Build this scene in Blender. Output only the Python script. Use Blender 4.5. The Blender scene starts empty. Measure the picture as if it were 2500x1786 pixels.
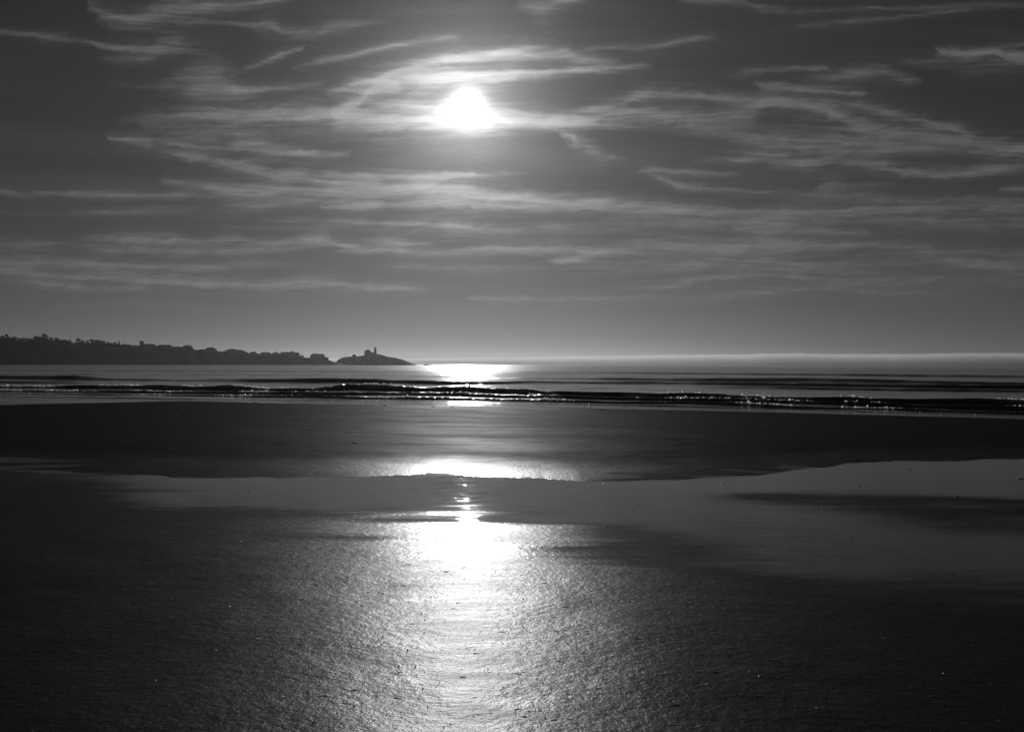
import bpy, math, random
import numpy as np
from mathutils import Vector

# ------------------------------------------------------------------ camera, sky, sun, exposure
SC = bpy.context.scene
COL = SC.collection
CAM_Z = 2.4                     # eye height above the sea
F = 2500.0                      # focal length in photo pixels
def hor(px): return 888.8 + 0.0045 * (px - 1250.0)
def UV(px, py): return (px - 1250.0) / F, (hor(px) - py) / F
def at_z(px, py, z=0.0):        # pixel -> point on the level z
    u, v = UV(px, py); d = (z - CAM_Z) / v
    return u * d, d
def at_d(px, py, d):            # pixel -> point at the distance d
    u, v = UV(px, py)
    return u * d, d, CAM_Z + v * d

cam = bpy.data.cameras.new('camera'); cam_o = bpy.data.objects.new('camera', cam); COL.objects.link(cam_o)
cam.sensor_width = 36.0; cam.lens = 36.0; cam.clip_start = 0.1; cam.clip_end = 40000
cam_o.location = (0, 0, CAM_Z)
pitch = math.atan((888.8 - 893.0) / F)
from mathutils import Matrix
cam_o.rotation_euler = (Matrix.Rotation(math.pi / 2 + pitch, 3, 'X') @ Matrix.Rotation(0.0045, 3, 'Z')).to_euler()
SC.camera = cam_o

SUN_U, SUN_V = UV(1138, 262)
SUN = Vector((SUN_U, 1.0, SUN_V)).normalized()
SUN_EL = math.asin(SUN.z); SUN_AZ = math.atan2(SUN.x, SUN.y)

SC.view_settings.view_transform = 'Standard'; SC.view_settings.look = 'None'
SC.view_settings.exposure = -1.0; SC.view_settings.gamma = 1.0; SC.view_settings.use_curve_mapping = False
SC.render.engine = 'CYCLES'
SC.cycles.use_denoising = True; SC.cycles.denoising_prefilter = 'ACCURATE'
SC.cycles.use_adaptive_sampling = True; SC.cycles.adaptive_threshold = 0.01; SC.cycles.adaptive_min_samples = 16
SC.cycles.max_bounces = 6; SC.cycles.volume_bounces = 2
SC.cycles.caustics_reflective = False; SC.cycles.caustics_refractive = False
SC.cycles.sample_clamp_indirect = 4.0
SC.cycles.volume_max_steps = 64

sun = bpy.data.lights.new('sun', 'SUN'); sun_o = bpy.data.objects.new('sun', sun); COL.objects.link(sun_o)
sun.energy = 2.0; sun.angle = math.radians(0.53); sun.color = (1, 1, 1)
sun_o.rotation_euler = (-SUN).to_track_quat('-Z', 'Y').to_euler()
sun_o.location = (0, 0, 60)

class NT:
    """small helper to write node trees"""
    def __init__(s, tree): s.t = tree; s.n = tree.nodes; s.l = tree.links
    def new(s, kind, **kw):
        n = s.n.new(kind)
        for k, v in kw.items(): setattr(n, k, v)
        return n
    def put(s, sock, v):
        if isinstance(v, bpy.types.NodeSocket): s.l.new(v, sock)
        elif v is not None: sock.default_value = v
    def m(s, op, a, b=None, c=None, clamp=False):
        n = s.n.new('ShaderNodeMath'); n.operation = op; n.use_clamp = clamp
        for i, v in enumerate((a, b, c)):
            if v is not None: s.put(n.inputs[i], v)
        return n.outputs[0]
    def vm(s, op, a, b=None):
        n = s.n.new('ShaderNodeVectorMath'); n.operation = op
        s.put(n.inputs[0], a)
        if b is not None: s.put(n.inputs[1], b)
        return n.outputs['Value'] if op in ('DOT_PRODUCT', 'LENGTH') else n.outputs[0]
    def comb(s, x, y, z):
        n = s.n.new('ShaderNodeCombineXYZ')
        for i, v in enumerate((x, y, z)): s.put(n.inputs[i], v)
        return n.outputs[0]
    def sep(s, v):
        n = s.n.new('ShaderNodeSeparateXYZ'); s.put(n.inputs[0], v); return n.outputs
    def noise(s, vec, scale, detail=4, rough=0.5, dist=0.0, dim='3D'):
        n = s.n.new('ShaderNodeTexNoise'); n.noise_dimensions = dim
        s.put(n.inputs['Vector'], vec); s.put(n.inputs['Scale'], scale); s.put(n.inputs['Detail'], detail)
        s.put(n.inputs['Roughness'], rough); s.put(n.inputs['Distortion'], dist)
        return n.outputs[0]
    def ramp(s, v, a, b, c=0.0, d=1.0, smooth=True):
        n = s.n.new('ShaderNodeMapRange'); n.interpolation_type = 'SMOOTHSTEP' if smooth else 'LINEAR'
        for i, x in enumerate((v, a, b, c, d)): s.put(n.inputs[i], x)
        return n.outputs[0]

# cirrus streaks of the morning sky: (photo x, photo y, half width, thickness) along each streak
STREAKS = [
 [(205,8,5,0),(225,22,9,.4),(270,42,12,.55),(340,46,14,.6),(420,26,22,.55),(500,16,16,.5),(580,12,9,.5),(650,2,6,.5),(720,-12,5,.3),(800,-30,4,0)],
 [(380,48,3,0),(520,55,4,.25),(610,58,5,.4),(660,64,11,.45),(720,84,10,.4),(800,72,11,.3),(900,56,5,.15),(960,50,4,0)],
 [(-80,70,5,.2),(0,80,4,.35),(90,88,6,.5),(180,95,5,.35),(260,112,6,.4),(330,120,9,.55),(420,116,13,.5),(450,118,9,.3),(520,126,5,0)],
 [(230,140,4,0),(290,146,7,.25),(360,140,8,.3),(420,128,6,.0)],
 [(250,206,5,0),(400,207,10,.3),(450,202,24,.5),(510,202,32,.6),(555,213,22,.6),(598,222,11,.6),(640,220,8,.3),(720,212,8,.25),(800,200,5,0)],
 [(560,182,5,0),(640,152,6,.3),(690,132,6,.38),(735,116,4,0)],
 [(700,172,4,0),(780,150,6,.3),(860,134,5,.42),(940,115,5,.42),(1020,102,5,.4),(1130,92,5,0)],
 [(640,300,5,0),(840,272,9,.3),(950,180,8,.4),(1050,155,9,.7),(1150,138,9,.8),(1250,124,8,.7),(1330,112,6,.3),(1400,104,5,0)],
 [(1180,134,8,0),(1260,132,10,.5),(1350,132,10,.45),(1430,144,8,.3),(1530,152,6,0)],
 [(780,238,8,0),(850,214,11,.5),(900,202,15,.8),(1000,194,17,.9),(1100,190,14,.8),(1250,183,9,.9),(1400,172,6,.8),(1500,166,5,.5),(1600,160,5,0)],
 [(800,284,9,0),(840,262,13,.7),(880,240,14,.7),(930,216,12,.6),(980,200,10,0)],
 [(270,296,6,0),(380,288,10,.3),(480,282,12,.6),(600,282,15,.65),(720,282,18,.75),(850,288,19,.95),(1000,292,22,1.),(1150,292,22,1.),(1280,292,12,1.),(1400,294,9,.7),(1480,300,5,0)],
 [(900,262,8,0),(960,256,9,.35),(1040,262,9,.5),(1120,264,9,0)],
 [(340,310,14,0),(420,312,20,.22),(560,318,18,.25),(700,312,12,.22),(800,316,8,0)],
 [(250,336,5,0),(290,341,6,.5),(350,343,7,.6),(385,346,5,.25),(470,356,5,.3),(560,360,4,.2),(640,360,4,0)],
 [(320,352,4,0),(420,372,7,.35),(500,390,9,.5),(600,408,10,.55),(700,424,9,.5),(820,428,8,.4),(960,430,8,.4),(1100,428,7,.4),(1200,424,5,.2),(1300,420,5,0)],
 [(560,344,12,0),(600,352,16,.35),(650,362,15,.5),(710,372,9,.5),(780,377,6,.5),(850,379,5,0)],
 [(640,418,4,0),(760,436,7,.35),(860,450,6,.45),(960,460,6,.5),(1060,452,8,.4),(1160,462,8,0)],
 [(380,440,4,0),(440,448,6,.45),(560,460,8,.55),(700,466,11,.6),(850,468,14,.65),(1000,466,17,.75),(1120,472,17,.85),(1250,484,12,.95),(1400,496,10,.9),(1550,504,11,.75),(1700,509,10,.6),(1850,513,8,.45),(2000,516,8,.4),(2200,510,9,.3),(2500,505,9,.25),(2700,500,9,0)],
 [(-120,462,6,.2),(0,468,5,.35),(120,474,5,.4),(240,475,6,.45),(380,477,6,.4),(520,480,10,.35),(640,482,10,.3),(760,474,8,0)],
 [(520,498,9,0),(640,498,9,.3),(760,494,8,.25),(880,490,7,0)],
 [(150,520,5,0),(260,518,6,.25),(380,513,6,.25),(500,512,5,0)],
 [(780,504,4,0),(880,502,6,.45),(960,500,5,.4),(1060,496,7,.4),(1200,504,8,.35),(1400,506,7,.3),(1600,520,7,.3),(1800,524,8,0)],
 [(620,540,4,0),(740,538,4,.3),(840,541,5,.35),(960,546,6,.45),(1050,548,10,.55),(1120,552,10,.55),(1200,560,7,.4),(1320,562,6,0)],
 [(180,582,4,0),(250,580,5,.3),(310,580,8,.55),(420,586,8,.45),(480,590,5,.25),(560,586,9,.4),(640,592,6,.4),(720,590,7,.5),(780,586,10,.6),(860,597,6,.55),(900,592,8,.4),(960,594,8,.6),(1010,598,4,.3),(1060,600,3,0)],
 [(-60,592,9,.2),(60,594,8,.3),(180,598,6,.2),(280,604,14,.4),(380,608,13,.45),(500,612,10,.35),(620,610,8,.3),(760,606,6,0)],
 [(820,608,4,0),(920,612,5,.5),(1010,618,6,.55),(1120,614,6,.45),(1230,608,8,.6),(1330,609,8,.5),(1480,614,8,.35),(1650,606,9,.3),(1820,604,14,.35),(1950,600,9,0)],
 [(-200,636,14,.4),(0,640,13,.5),(160,642,13,.45),(330,648,11,.4),(480,652,9,.3),(640,646,6,.2),(800,648,6,0)],
 [(-200,660,14,.3),(0,670,13,.35),(200,676,12,.4),(380,686,13,.5),(520,690,12,.5),(660,697,9,.4),(760,692,12,.4),(880,702,8,.45),(980,704,7,.35),(1050,710,4,0)],
 [(40,688,4,0),(100,694,5,.35),(180,699,5,.35),(260,704,4,.2),(330,706,7,.15),(390,708,4,0)],
 [(1255,2,10,0),(1290,14,14,.3),(1320,20,20,.38),(1355,8,18,.36),(1400,-6,12,.25),(1460,-16,8,0)],
 [(1640,-14,7,0),(1720,0,7,.25),(1800,6,7,.25),(1870,26,6,.22),(2000,26,4,.22),(2150,20,4,.2),(2350,15,4,.15),(2600,6,4,0)],
 [(1860,74,3,0),(2000,60,4,.2),(2150,46,5,.25),(2280,32,4,.22),(2450,18,4,.1),(2600,8,4,0)],
 [(1400,124,4,0),(1500,116,5,.2),(1580,116,5,.25),(1680,98,5,.2),(1760,94,4,0)],
 [(2270,126,3,0),(2310,129,6,.6),(2370,131,6,.75),(2420,127,7,.7),(2460,138,10,.8),(2510,140,9,.8),(2600,136,8,.4),(2700,130,8,0)],
 [(2170,142,4,0),(2260,154,8,.2),(2380,156,16,.22),(2500,154,18,.2),(2700,150,18,0)],
 [(2400,118,4,0),(2450,114,4,.3),(2510,110,4,.3),(2600,108,4,0)],
 [(1840,209,4,0),(1880,211,7,.65),(1940,215,5,.6),(2010,220,5,.5),(2060,225,6,.45),(2120,229,4,0)],
 [(1760,184,4,0),(1820,180,7,.18),(1900,170,5,.25),(1990,166,5,.3),(2030,163,4,0)],
 [(1940,194,9,0),(2010,192,12,.28),(2090,182,16,.36),(2150,178,15,.36),(2200,194,11,.3),(2240,204,5,0)],
 [(1380,286,6,0),(1440,268,8,.35),(1520,252,10,.45),(1580,228,12,.4),(1650,226,10,.38),(1740,238,9,.4),(1840,252,9,.35),(1920,262,8,0)],
 [(1330,300,7,0),(1400,300,8,.5),(1480,284,10,.5),(1560,280,12,.6),(1650,286,17,.6),(1740,284,18,.55),(1830,268,16,.6),(1870,252,11,.75),(1940,256,12,.75),(2000,262,12,.7),(2050,284,13,.7),(2100,306,15,.65),(2200,322,15,.55),(2300,336,12,.6),(2400,350,11,.6),(2500,360,12,.55),(2650,372,12,.3),(2800,380,12,0)],
 [(1990,246,6,0),(2060,250,7,.4),(2130,262,10,.35),(2200,284,10,.35),(2260,300,9,.4),(2330,314,7,.5),(2400,332,6,.2),(2480,344,6,0)],
 [(1640,304,10,0),(1760,322,16,.35),(1850,342,22,.42),(1960,350,28,.42),(2080,346,30,.4),(2180,350,24,.38),(2280,352,18,.3),(2400,362,13,.3),(2560,372,12,.2),(2700,380,12,0)],
 [(1850,352,8,0),(1960,362,9,.25),(2080,372,10,.35),(2200,364,9,.3),(2300,360,7,0)],
 [(1240,306,5,0),(1330,305,6,.5),(1440,304,5,.45),(1540,306,4,.3),(1640,300,4,0)],
 [(1360,328,4,0),(1380,334,7,.5),(1410,352,13,.35),(1450,372,12,.35),(1490,386,6,.2),(1530,392,4,0)],
 [(1690,394,3,0),(1780,392,5,.35),(1860,388,9,.5),(1960,398,10,.55),(2050,394,9,.45),(2140,404,10,.5),(2230,424,9,.45),(2300,427,9,.5),(2400,416,10,.5),(2500,406,9,.45),(2650,398,9,.2),(2800,392,8,0)],
 [(1540,422,4,0),(1600,416,6,.45),(1660,418,5,.4),(1740,421,4,.3),(1820,424,3,0)],
 [(1560,424,4,0),(1630,440,6,.3),(1700,456,7,.35),(1780,466,6,.3),(1900,472,6,.25),(2060,480,8,.25),(2250,490,9,.25),(2500,496,9,.2),(2700,500,9,0)],
 [(1980,456,3,0),(2030,455,6,.5),(2080,453,5,.4),(2140,450,4,.2),(2200,448,4,0)],
 [(2420,466,4,0),(2470,462,6,.4),(2540,458,6,.4),(2620,454,6,0)],
 [(1790,560,7,0),(1840,556,12,.4),(1900,556,14,.5),(1980,560,10,.5),(2060,566,7,.3),(2140,572,5,0)],
 [(1340,634,4,0),(1385,636,6,.5),(1420,630,10,.4),(1460,624,9,.2),(1500,618,6,0)],
 [(1260,560,10,0),(1400,550,12,.2),(1600,546,12,.25),(1800,540,14,.2),(2000,530,12,.3),(2200,536,12,.35),(2400,542,12,.35),(2700,548,12,0)],
 [(1480,596,9,0),(1700,590,12,.25),(1900,598,14,.25),(2100,600,12,.3),(2300,612,12,.3),(2500,622,10,.3),(2700,630,10,0)],
 [(1360,654,10,0),(1550,650,14,.22),(1800,640,16,.3),(2000,650,14,.28),(2250,640,14,.3),(2500,652,13,.25),(2700,660,12,0)],
 [(1500,706,5,0),(1600,702,6,.2),(1700,686,7,.3),(1800,672,8,.3),(1920,672,8,.22),(2050,690,9,.2),(2250,684,10,.2),(2500,690,10,.15),(2700,690,9,0)],
 [(1140,727,4,0),(1220,728,5,.28),(1330,730,4,.25),(1440,728,5,.22),(1560,731,5,.2),(1660,734,6,.3),(1760,726,8,.3),(1880,712,9,.25),(2000,706,7,.2),(2200,714,9,.15),(2500,720,9,0)],
 [(900,650,7,0),(1060,655,8,.15),(1200,655,7,.15),(1350,660,7,0)],
 [(100,760,9,0),(250,745,10,.12),(420,750,9,.1),(600,756,9,0)],
]

world = bpy.data.worlds.new('World'); SC.world = world; world.use_nodes = True
w = NT(world.node_tree)
for n in list(w.n): w.n.remove(n)
gen = w.new('ShaderNodeTexCoord').outputs['Generated']
dirv = w.vm('NORMALIZE', gen)
dx, dy, dz = w.sep(dirv)
sky = w.new('ShaderNodeTexSky', sky_type='NISHITA', sun_disc=False)
sky.sun_elevation = SUN_EL; sky.sun_rotation = SUN_AZ
sky.air_density = 1.0; sky.dust_density = 0.15; sky.ozone_density = 1.0; sky.altitude = 0
sepc = w.new('ShaderNodeSeparateColor'); w.l.new(sky.outputs[0], sepc.inputs[0])
SKY_FILTER = 0.0066            # deep red filter of the black-and-white picture
base = w.m('MULTIPLY', sepc.outputs[0], 1.0)       # the photograph's grey: red-filtered sky
cosang = w.vm('DOT_PRODUCT', dirv, tuple(SUN))
ang = w.m('MULTIPLY', w.m('ARCCOSINE', w.m('MINIMUM', cosang, 0.999999)), 180 / math.pi)
# streak coordinates: tangent plane of the +Y direction
front = w.ramp(dy, 0.15, 0.4)
yy = w.m('MAXIMUM', dy, 0.12)
u = w.m('DIVIDE', dx, yy); v = w.m('DIVIDE', dz, yy)
def cxy(ku, kv, seed, sh=0.0):     # sheared, stretched noise coordinates
    x = w.m('MULTIPLY', u, ku)
    if sh: x = w.m('MULTIPLY_ADD', v, sh, x)
    return w.comb(x, w.m('MULTIPLY', v, kv), seed)
n1 = w.m('SUBTRACT', w.noise(cxy(7, 20, 0.0), 1.0, 4, 0.55), 0.5)
n2 = w.m('SUBTRACT', w.noise(cxy(30, 70, 3.7, 25), 1.0, 6, 0.66, 0.5), 0.5)
uu = w.m('ADD', u, w.m('ADD', w.m('MULTIPLY', n1, 0.02), w.m('MULTIPLY', n2, 0.035)))
vv = w.m('ADD', v, w.m('ADD', w.m('MULTIPLY', n1, 0.006), w.m('MULTIPLY', n2, 0.007)))
acc = None
for S in STREAKS:
    pts = [(UV(x, y)[0], UV(x, y)[1], hw / F, a) for x, y, hw, a in S]
    u0, u1 = pts[0][0], pts[-1][0]
    vs = [p[1] for p in pts]; v0, v1 = min(vs) - 0.004, max(vs) + 0.004
    wm = max(p[2] for p in pts) * 1.05
    t = w.ramp(uu, u0, u1, 0, 1, smooth=False)
    c = w.new('ShaderNodeRGBCurve'); mp = c.mapping
    for ci, f in enumerate((lambda p: (p[1] - v0) / (v1 - v0), lambda p: p[3], lambda p: p[2] / wm)):
        cur = mp.curves[ci]; cur.points[0].location = (0, f(pts[0])); cur.points[1].location = (1, f(pts[-1]))
        for p in pts[1:-1]: cur.points.new((p[0] - u0) / (u1 - u0), f(p))
    mp.update()
    w.l.new(w.comb(t, t, t), c.inputs['Color'])
    r, g, b = w.sep(c.outputs[0])
    d = w.m('SUBTRACT', vv, w.m('MULTIPLY_ADD', r, v1 - v0, v0))
    q = w.m('DIVIDE', d, w.m('MULTIPLY_ADD', b, wm * 1.25, 0.0006))
    e = w.m('MULTIPLY', w.m('POWER', w.m('MULTIPLY_ADD', q, q, 1.0), -1.7), g)
    acc = e if acc is None else w.m('ADD', acc, e)
acc = w.m('MULTIPLY', acc, front)
# fibres along the streaks, and thin general cirrus all over the sky
sel = w.ramp(n1, -0.1, 0.1)
def fibres(sh, seed): return w.noise(w.comb(w.m('MULTIPLY', u, 8.0), w.m('MULTIPLY', w.m('MULTIPLY_ADD', u, sh, vv), 230.0), seed), 1.0, 6, 0.6, 0.25)
fa, fb = fibres(0.05, 1.3), fibres(-0.04, 7.7)
fib = w.m('ADD', w.m('MULTIPLY', fa, sel), w.m('MULTIPLY', fb, w.m('SUBTRACT', 1.0, sel)))
cl = w.noise(cxy(26, 75, 9.1, -30), 1.0, 6, 0.66, 0.6)
ero = w.m('ADD', w.ramp(fib, 0.3, 0.68, 0.18, -0.04), w.ramp(cl, 0.3, 0.68, 0.14, -0.04))
dens = w.m('MAXIMUM', w.m('SUBTRACT', w.m('MULTIPLY', acc, 1.3), w.m('MULTIPLY', ero, w.m('MINIMUM', w.m('MULTIPLY', acc, 3.0), 1.0))), 0.0)
dens = w.m('MULTIPLY', dens, w.m('MULTIPLY', w.ramp(fib, 0.3, 0.7, 0.58, 1.3), w.ramp(cl, 0.3, 0.7, 0.65, 1.2)))
zz = w.m('MAXIMUM', dz, 0.03)
pl = w.comb(w.m('MULTIPLY', w.m('DIVIDE', dx, zz), 0.35), w.m('DIVIDE', dy, zz), 0.0)
gc = w.noise(pl, 0.9, 6, 0.6, 0.8)
gen_c = w.m('MULTIPLY', w.ramp(gc, 0.45, 0.8, 0, 0.13), w.ramp(dz, 0.02, 0.12))
dens = w.m('ADD', dens, gen_c)
cov = w.m('SUBTRACT', 1.0, w.m('EXPONENT', w.m('MULTIPLY', dens, -1.15)))
# light scattered forward by the thin cloud and the air round the sun
def glow(a, s): return w.m('MULTIPLY', w.m('EXPONENT', w.m('DIVIDE', ang, -s)), a)
g2 = w.m('DIVIDE', ang, 0.7)
disc = w.m('MULTIPLY', w.m('EXPONENT', w.m('MULTIPLY', w.m('MULTIPLY', g2, g2), -1.0)), 3.0)
aure = w.m('ADD', disc, w.m('ADD', glow(0.66, 2.3), glow(0.02, 9.0)))
cloudL = w.m('ADD', w.m('ADD', 0.12, glow(1.6, 1.8)), glow(0.55, 6.5))
tot = w.m('ADD', w.m('MULTIPLY', base, SKY_FILTER), aure)
tot = w.m('ADD', w.m('MULTIPLY', tot, w.m('SUBTRACT', 1.0, w.m('MULTIPLY', cov, 0.35))), w.m('MULTIPLY', cov, cloudL))
tot = w.m('MULTIPLY', tot, 20.0)
bg = w.new('ShaderNodeBackground'); w.l.new(w.comb(tot, tot, tot), bg.inputs['Color']); bg.inputs['Strength'].default_value = 0.1
wo = w.new('ShaderNodeOutputWorld'); w.l.new(bg.outputs[0], wo.inputs['Surface'])
world.cycles.sampling_method = 'MANUAL'; world.cycles.sample_map_resolution = 512

# ------------------------------------------------------------------ helpers
def vnoise(x, y, seed=0):
    """smooth value noise, vectorised, about -1..1"""
    xi = np.floor(x).astype(np.int64); yi = np.floor(y).astype(np.int64)
    fx = x - xi; fy = y - yi
    fx = fx * fx * fx * (fx * (fx * 6 - 15) + 10); fy = fy * fy * fy * (fy * (fy * 6 - 15) + 10)
    def h(a, b):
        n = (a * 374761393 + b * 668265263 + seed * 974711) & 0xffffffff
        n = ((n ^ (n >> 13)) * 1274126177) & 0xffffffff
        n = n ^ (n >> 16)
        return (n & 0xffff) / 32767.5 - 1.0
    return (h(xi, yi) * (1 - fx) + h(xi + 1, yi) * fx) * (1 - fy) + (h(xi, yi + 1) * (1 - fx) + h(xi + 1, yi + 1) * fx) * fy
def fbm(x, y, octs=4, seed=0, gain=0.5):
    r = np.zeros(np.broadcast(x, y).shape); a = 1.0; f = 1.0
    for o in range(octs):
        r = r + a * vnoise(x * f + 17.3 * o, y * f - 9.1 * o, seed + o); a *= gain; f *= 2.03
    return r
def sstep(a, b, x):
    t = np.clip((x - a) / (b - a), 0, 1); return t * t * (3 - 2 * t)
def line(pts, z=0.0):
    """photo polyline on level z -> interpolation functions of x"""
    w_ = [at_z(p[0], p[1], z) + tuple(p[2:]) for p in pts]
    xs = np.array([q[0] for q in w_])
    return (lambda x, k=1: np.interp(x, xs, np.array([q[k] for q in w_])))

def link(o, parent=None):
    COL.objects.link(o)
    if parent is not None: o.parent = parent
    return o
def tag(o, label=None, cat=None, group=None, kind=None):
    for k, val in (('label', label), ('category', cat), ('group', group), ('kind', kind)):
        if val: o[k] = val
    return o
def grid_object(name, X, Y, Z, mat, attrs=None, smooth=True, mask=None):
    nr, nc = X.shape
    co = np.stack([X, Y, Z], -1).reshape(-1, 3).astype(np.float32)
    i = np.arange(nr * nc).reshape(nr, nc)
    q = np.stack([i[:-1, :-1], i[:-1, 1:], i[1:, 1:], i[1:, :-1]], -1).reshape(-1, 4)
    attrs = {k_: a_.ravel() for k_, a_ in (attrs or {}).items()}
    if mask is not None:                      # keep only the faces whose corners are mostly inside the mask
        q = q[mask.ravel()[q].mean(1) > 0.5]
        used, inv = np.unique(q, return_inverse=True); q = inv.reshape(-1, 4); co = co[used]
        attrs = {k_: a_[used] for k_, a_ in attrs.items()}
    me = bpy.data.meshes.new(name)
    me.vertices.add(len(co)); me.vertices.foreach_set('co', co.ravel())
    me.loops.add(q.size); me.loops.foreach_set('vertex_index', q.ravel().astype(np.int32))
    me.polygons.add(len(q)); me.polygons.foreach_set('loop_start', np.arange(0, q.size, 4, dtype=np.int32))
    me.polygons.foreach_set('use_smooth', np.full(len(q), smooth, dtype=bool))
    for k, a in attrs.items():
        at = me.attributes.new(k, 'FLOAT', 'POINT'); at.data.foreach_set('value', a.astype(np.float32).ravel())
    me.update(calc_edges=True)
    me.materials.append(mat)
    return link(bpy.data.objects.new(name, me))
class MB:
    """collects boxes, prisms, tubes into one mesh"""
    def __init__(s): s.v = []; s.f = []
    def add(s, vs, fs):
        b = len(s.v); s.v += [tuple(p) for p in vs]; s.f += [tuple(i + b for i in f) for f in fs]; return s
    def box(s, x0, x1, y0, y1, z0, z1):
        return s.add([(x0,y0,z0),(x1,y0,z0),(x1,y1,z0),(x0,y1,z0),(x0,y0,z1),(x1,y0,z1),(x1,y1,z1),(x0,y1,z1)],
                     [(0,3,2,1),(4,5,6,7),(0,1,5,4),(1,2,6,5),(2,3,7,6),(3,0,4,7)])
    def lathe(s, prof, n=14, cx=0, cy=0):
        b = []
        for r, z in prof:
            b += [(cx + r * math.cos(2*math.pi*k/n), cy + r * math.sin(2*math.pi*k/n), z) for k in range(n)]
        fs = [(i*n+k, i*n+(k+1) % n, (i+1)*n+(k+1) % n, (i+1)*n+k) for i in range(len(prof)-1) for k in range(n)]
        fs += [tuple(range(n-1, -1, -1)), tuple((len(prof)-1)*n + k for k in range(n))]
        return s.add(b, fs)
    def tube(s, p, q, r0, r1=None, n=6):
        r1 = r0 if r1 is None else r1
        p = Vector(p); q = Vector(q); d = (q - p).normalized()
        a = d.cross(Vector((0, 1, 0) if abs(d.y) < 0.9 else (1, 0, 0))).normalized(); c = d.cross(a)
        vs = [p + (a*math.cos(2*math.pi*k/n) + c*math.sin(2*math.pi*k/n))*r0 for k in range(n)]
        vs += [q + (a*math.cos(2*math.pi*k/n) + c*math.sin(2*math.pi*k/n))*r1 for k in range(n)]
        return s.add(vs, [(k, (k+1) % n, n+(k+1) % n, n+k) for k in range(n)] + [tuple(range(n-1,-1,-1)), tuple(range(n, 2*n))])
    def mesh(s, name, mat, smooth=False):
        me = bpy.data.meshes.new(name); me.from_pydata(s.v, [], s.f); me.update()
        if smooth: me.polygons.foreach_set('use_smooth', [True]*len(me.polygons))
        me.materials.append(mat); return me
    def build(s, name, mat, parent=None, smooth=False):
        return link(bpy.data.objects.new(name, s.mesh(name, mat, smooth)), parent)
def empty(name, loc, rz=0.0):
    o = bpy.data.objects.new(name, None); o.location = loc; o.rotation_euler = (0, 0, rz); o.empty_display_size = 0.5
    return link(o)

def new_mat(name):
    m = bpy.data.materials.new(name); m.use_nodes = True
    t = NT(m.node_tree)
    for n in list(t.n): t.n.remove(n)
    out = t.new('ShaderNodeOutputMaterial')
    return m, t, out
def grey(v): return (v, v, v, 1)
def plain(name, val, rough=0.8, var=0.25, scale=2.0):
    m, t, out = new_mat(name)
    p = t.new('ShaderNodeBsdfPrincipled'); t.l.new(p.outputs[0], out.inputs[0])
    co = t.new('ShaderNodeTexCoord').outputs['Object']
    c = t.ramp(t.noise(co, scale, 4), 0.25, 0.75, val * (1 - var), val * (1 + var))
    t.l.new(t.comb(c, c, c), p.inputs['Base Color']); p.inputs['Roughness'].default_value = rough
    return m

# ------------------------------------------------------------------ materials of the large surfaces
# wet sand: dark, rough where it has drained, mirror-smooth under a film of water ('wet' attribute)
M_SAND, t, out = new_mat('wet_sand')
p = t.new('ShaderNodeBsdfPrincipled')
wet = t.new('ShaderNodeAttribute', attribute_name='wet').outputs['Fac']
pos = t.new('ShaderNodeNewGeometry').outputs['Position']
px_, py_, pz_ = t.sep(pos)
str1 = t.noise(t.comb(t.m('MULTIPLY', px_, 1.1), t.m('MULTIPLY', py_, 3.2), 0.0), 1.0, 6, 0.65, 0.5)
str2 = t.noise(t.comb(t.m('MULTIPLY', px_, 3.0), t.m('MULTIPLY', py_, 9.0), 2.0), 1.0, 4, 0.6, 0.4)
fine = t.noise(pos, 22.0, 3, 0.6)
film = t.m('ADD', wet, t.m('MULTIPLY', t.m('ADD', t.m('MULTIPLY', t.m('SUBTRACT', str1, 0.5), 0.5), t.m('MULTIPLY', t.m('SUBTRACT', fine, 0.5), 0.6)), t.m('MULTIPLY', t.ramp(wet, 0.0, 0.25), t.m('MULTIPLY', t.ramp(wet, 1.0, 0.6), 0.75))))
film = t.m('MINIMUM', t.m('MAXIMUM', film, 0.0), 1.0)
rb = t.new('ShaderNodeAttribute', attribute_name='coarse').outputs['Fac']
dry = t.m('ADD', rb, t.m('ADD', t.m('MULTIPLY', t.m('SUBTRACT', str1, 0.5), 0.16), t.m('MULTIPLY', t.m('SUBTRACT', str2, 0.5), 0.16)))
rgh = t.m('ADD', t.m('MULTIPLY', dry, t.m('SUBTRACT', 1.0, film)), t.m('MULTIPLY', film, 0.03))
t.l.new(rgh, p.inputs['Roughness'])
t.l.new(t.m('MULTIPLY_ADD', film, 0.10, 1.24), p.inputs['IOR'])
dif = t.new('ShaderNodeBsdfDiffuse'); dif.inputs['Color'].default_value = grey(0.02)     # matte grains standing clear of the water film
mixs = t.new('ShaderNodeMixShader'); t.l.new(p.outputs[0], mixs.inputs[1]); t.l.new(dif.outputs[0], mixs.inputs[2]); t.l.new(mixs.outputs[0], out.inputs[0])
matte = t.m('MULTIPLY', t.m('SUBTRACT', 1.0, t.m('POWER', film, 3.0)), t.ramp(rb, 0.36, 0.56, 0.45, 0.82, smooth=False))
t.l.new(matte, mixs.inputs[0])
bc = t.ramp(str2, 0.3, 0.7, 0.012, 0.024)
t.l.new(t.comb(bc, bc, bc), p.inputs['Base Color'])
g1 = t.noise(pos, 55.0, 3, 0.6); g2 = t.noise(pos, 16.0, 3, 0.55)
g3 = t.noise(t.comb(t.m('MULTIPLY', px_, 3.4), t.m('MULTIPLY', py_, 5.0), 0.0), 1.0, 3, 0.5)
pit = t.ramp(t.noise(t.comb(t.m('MULTIPLY', px_, 4.5), t.m('MULTIPLY', py_, 13.0), 8.0), 1.0, 3, 0.6), 0.66, 0.78, 0.0, 0.010)
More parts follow.
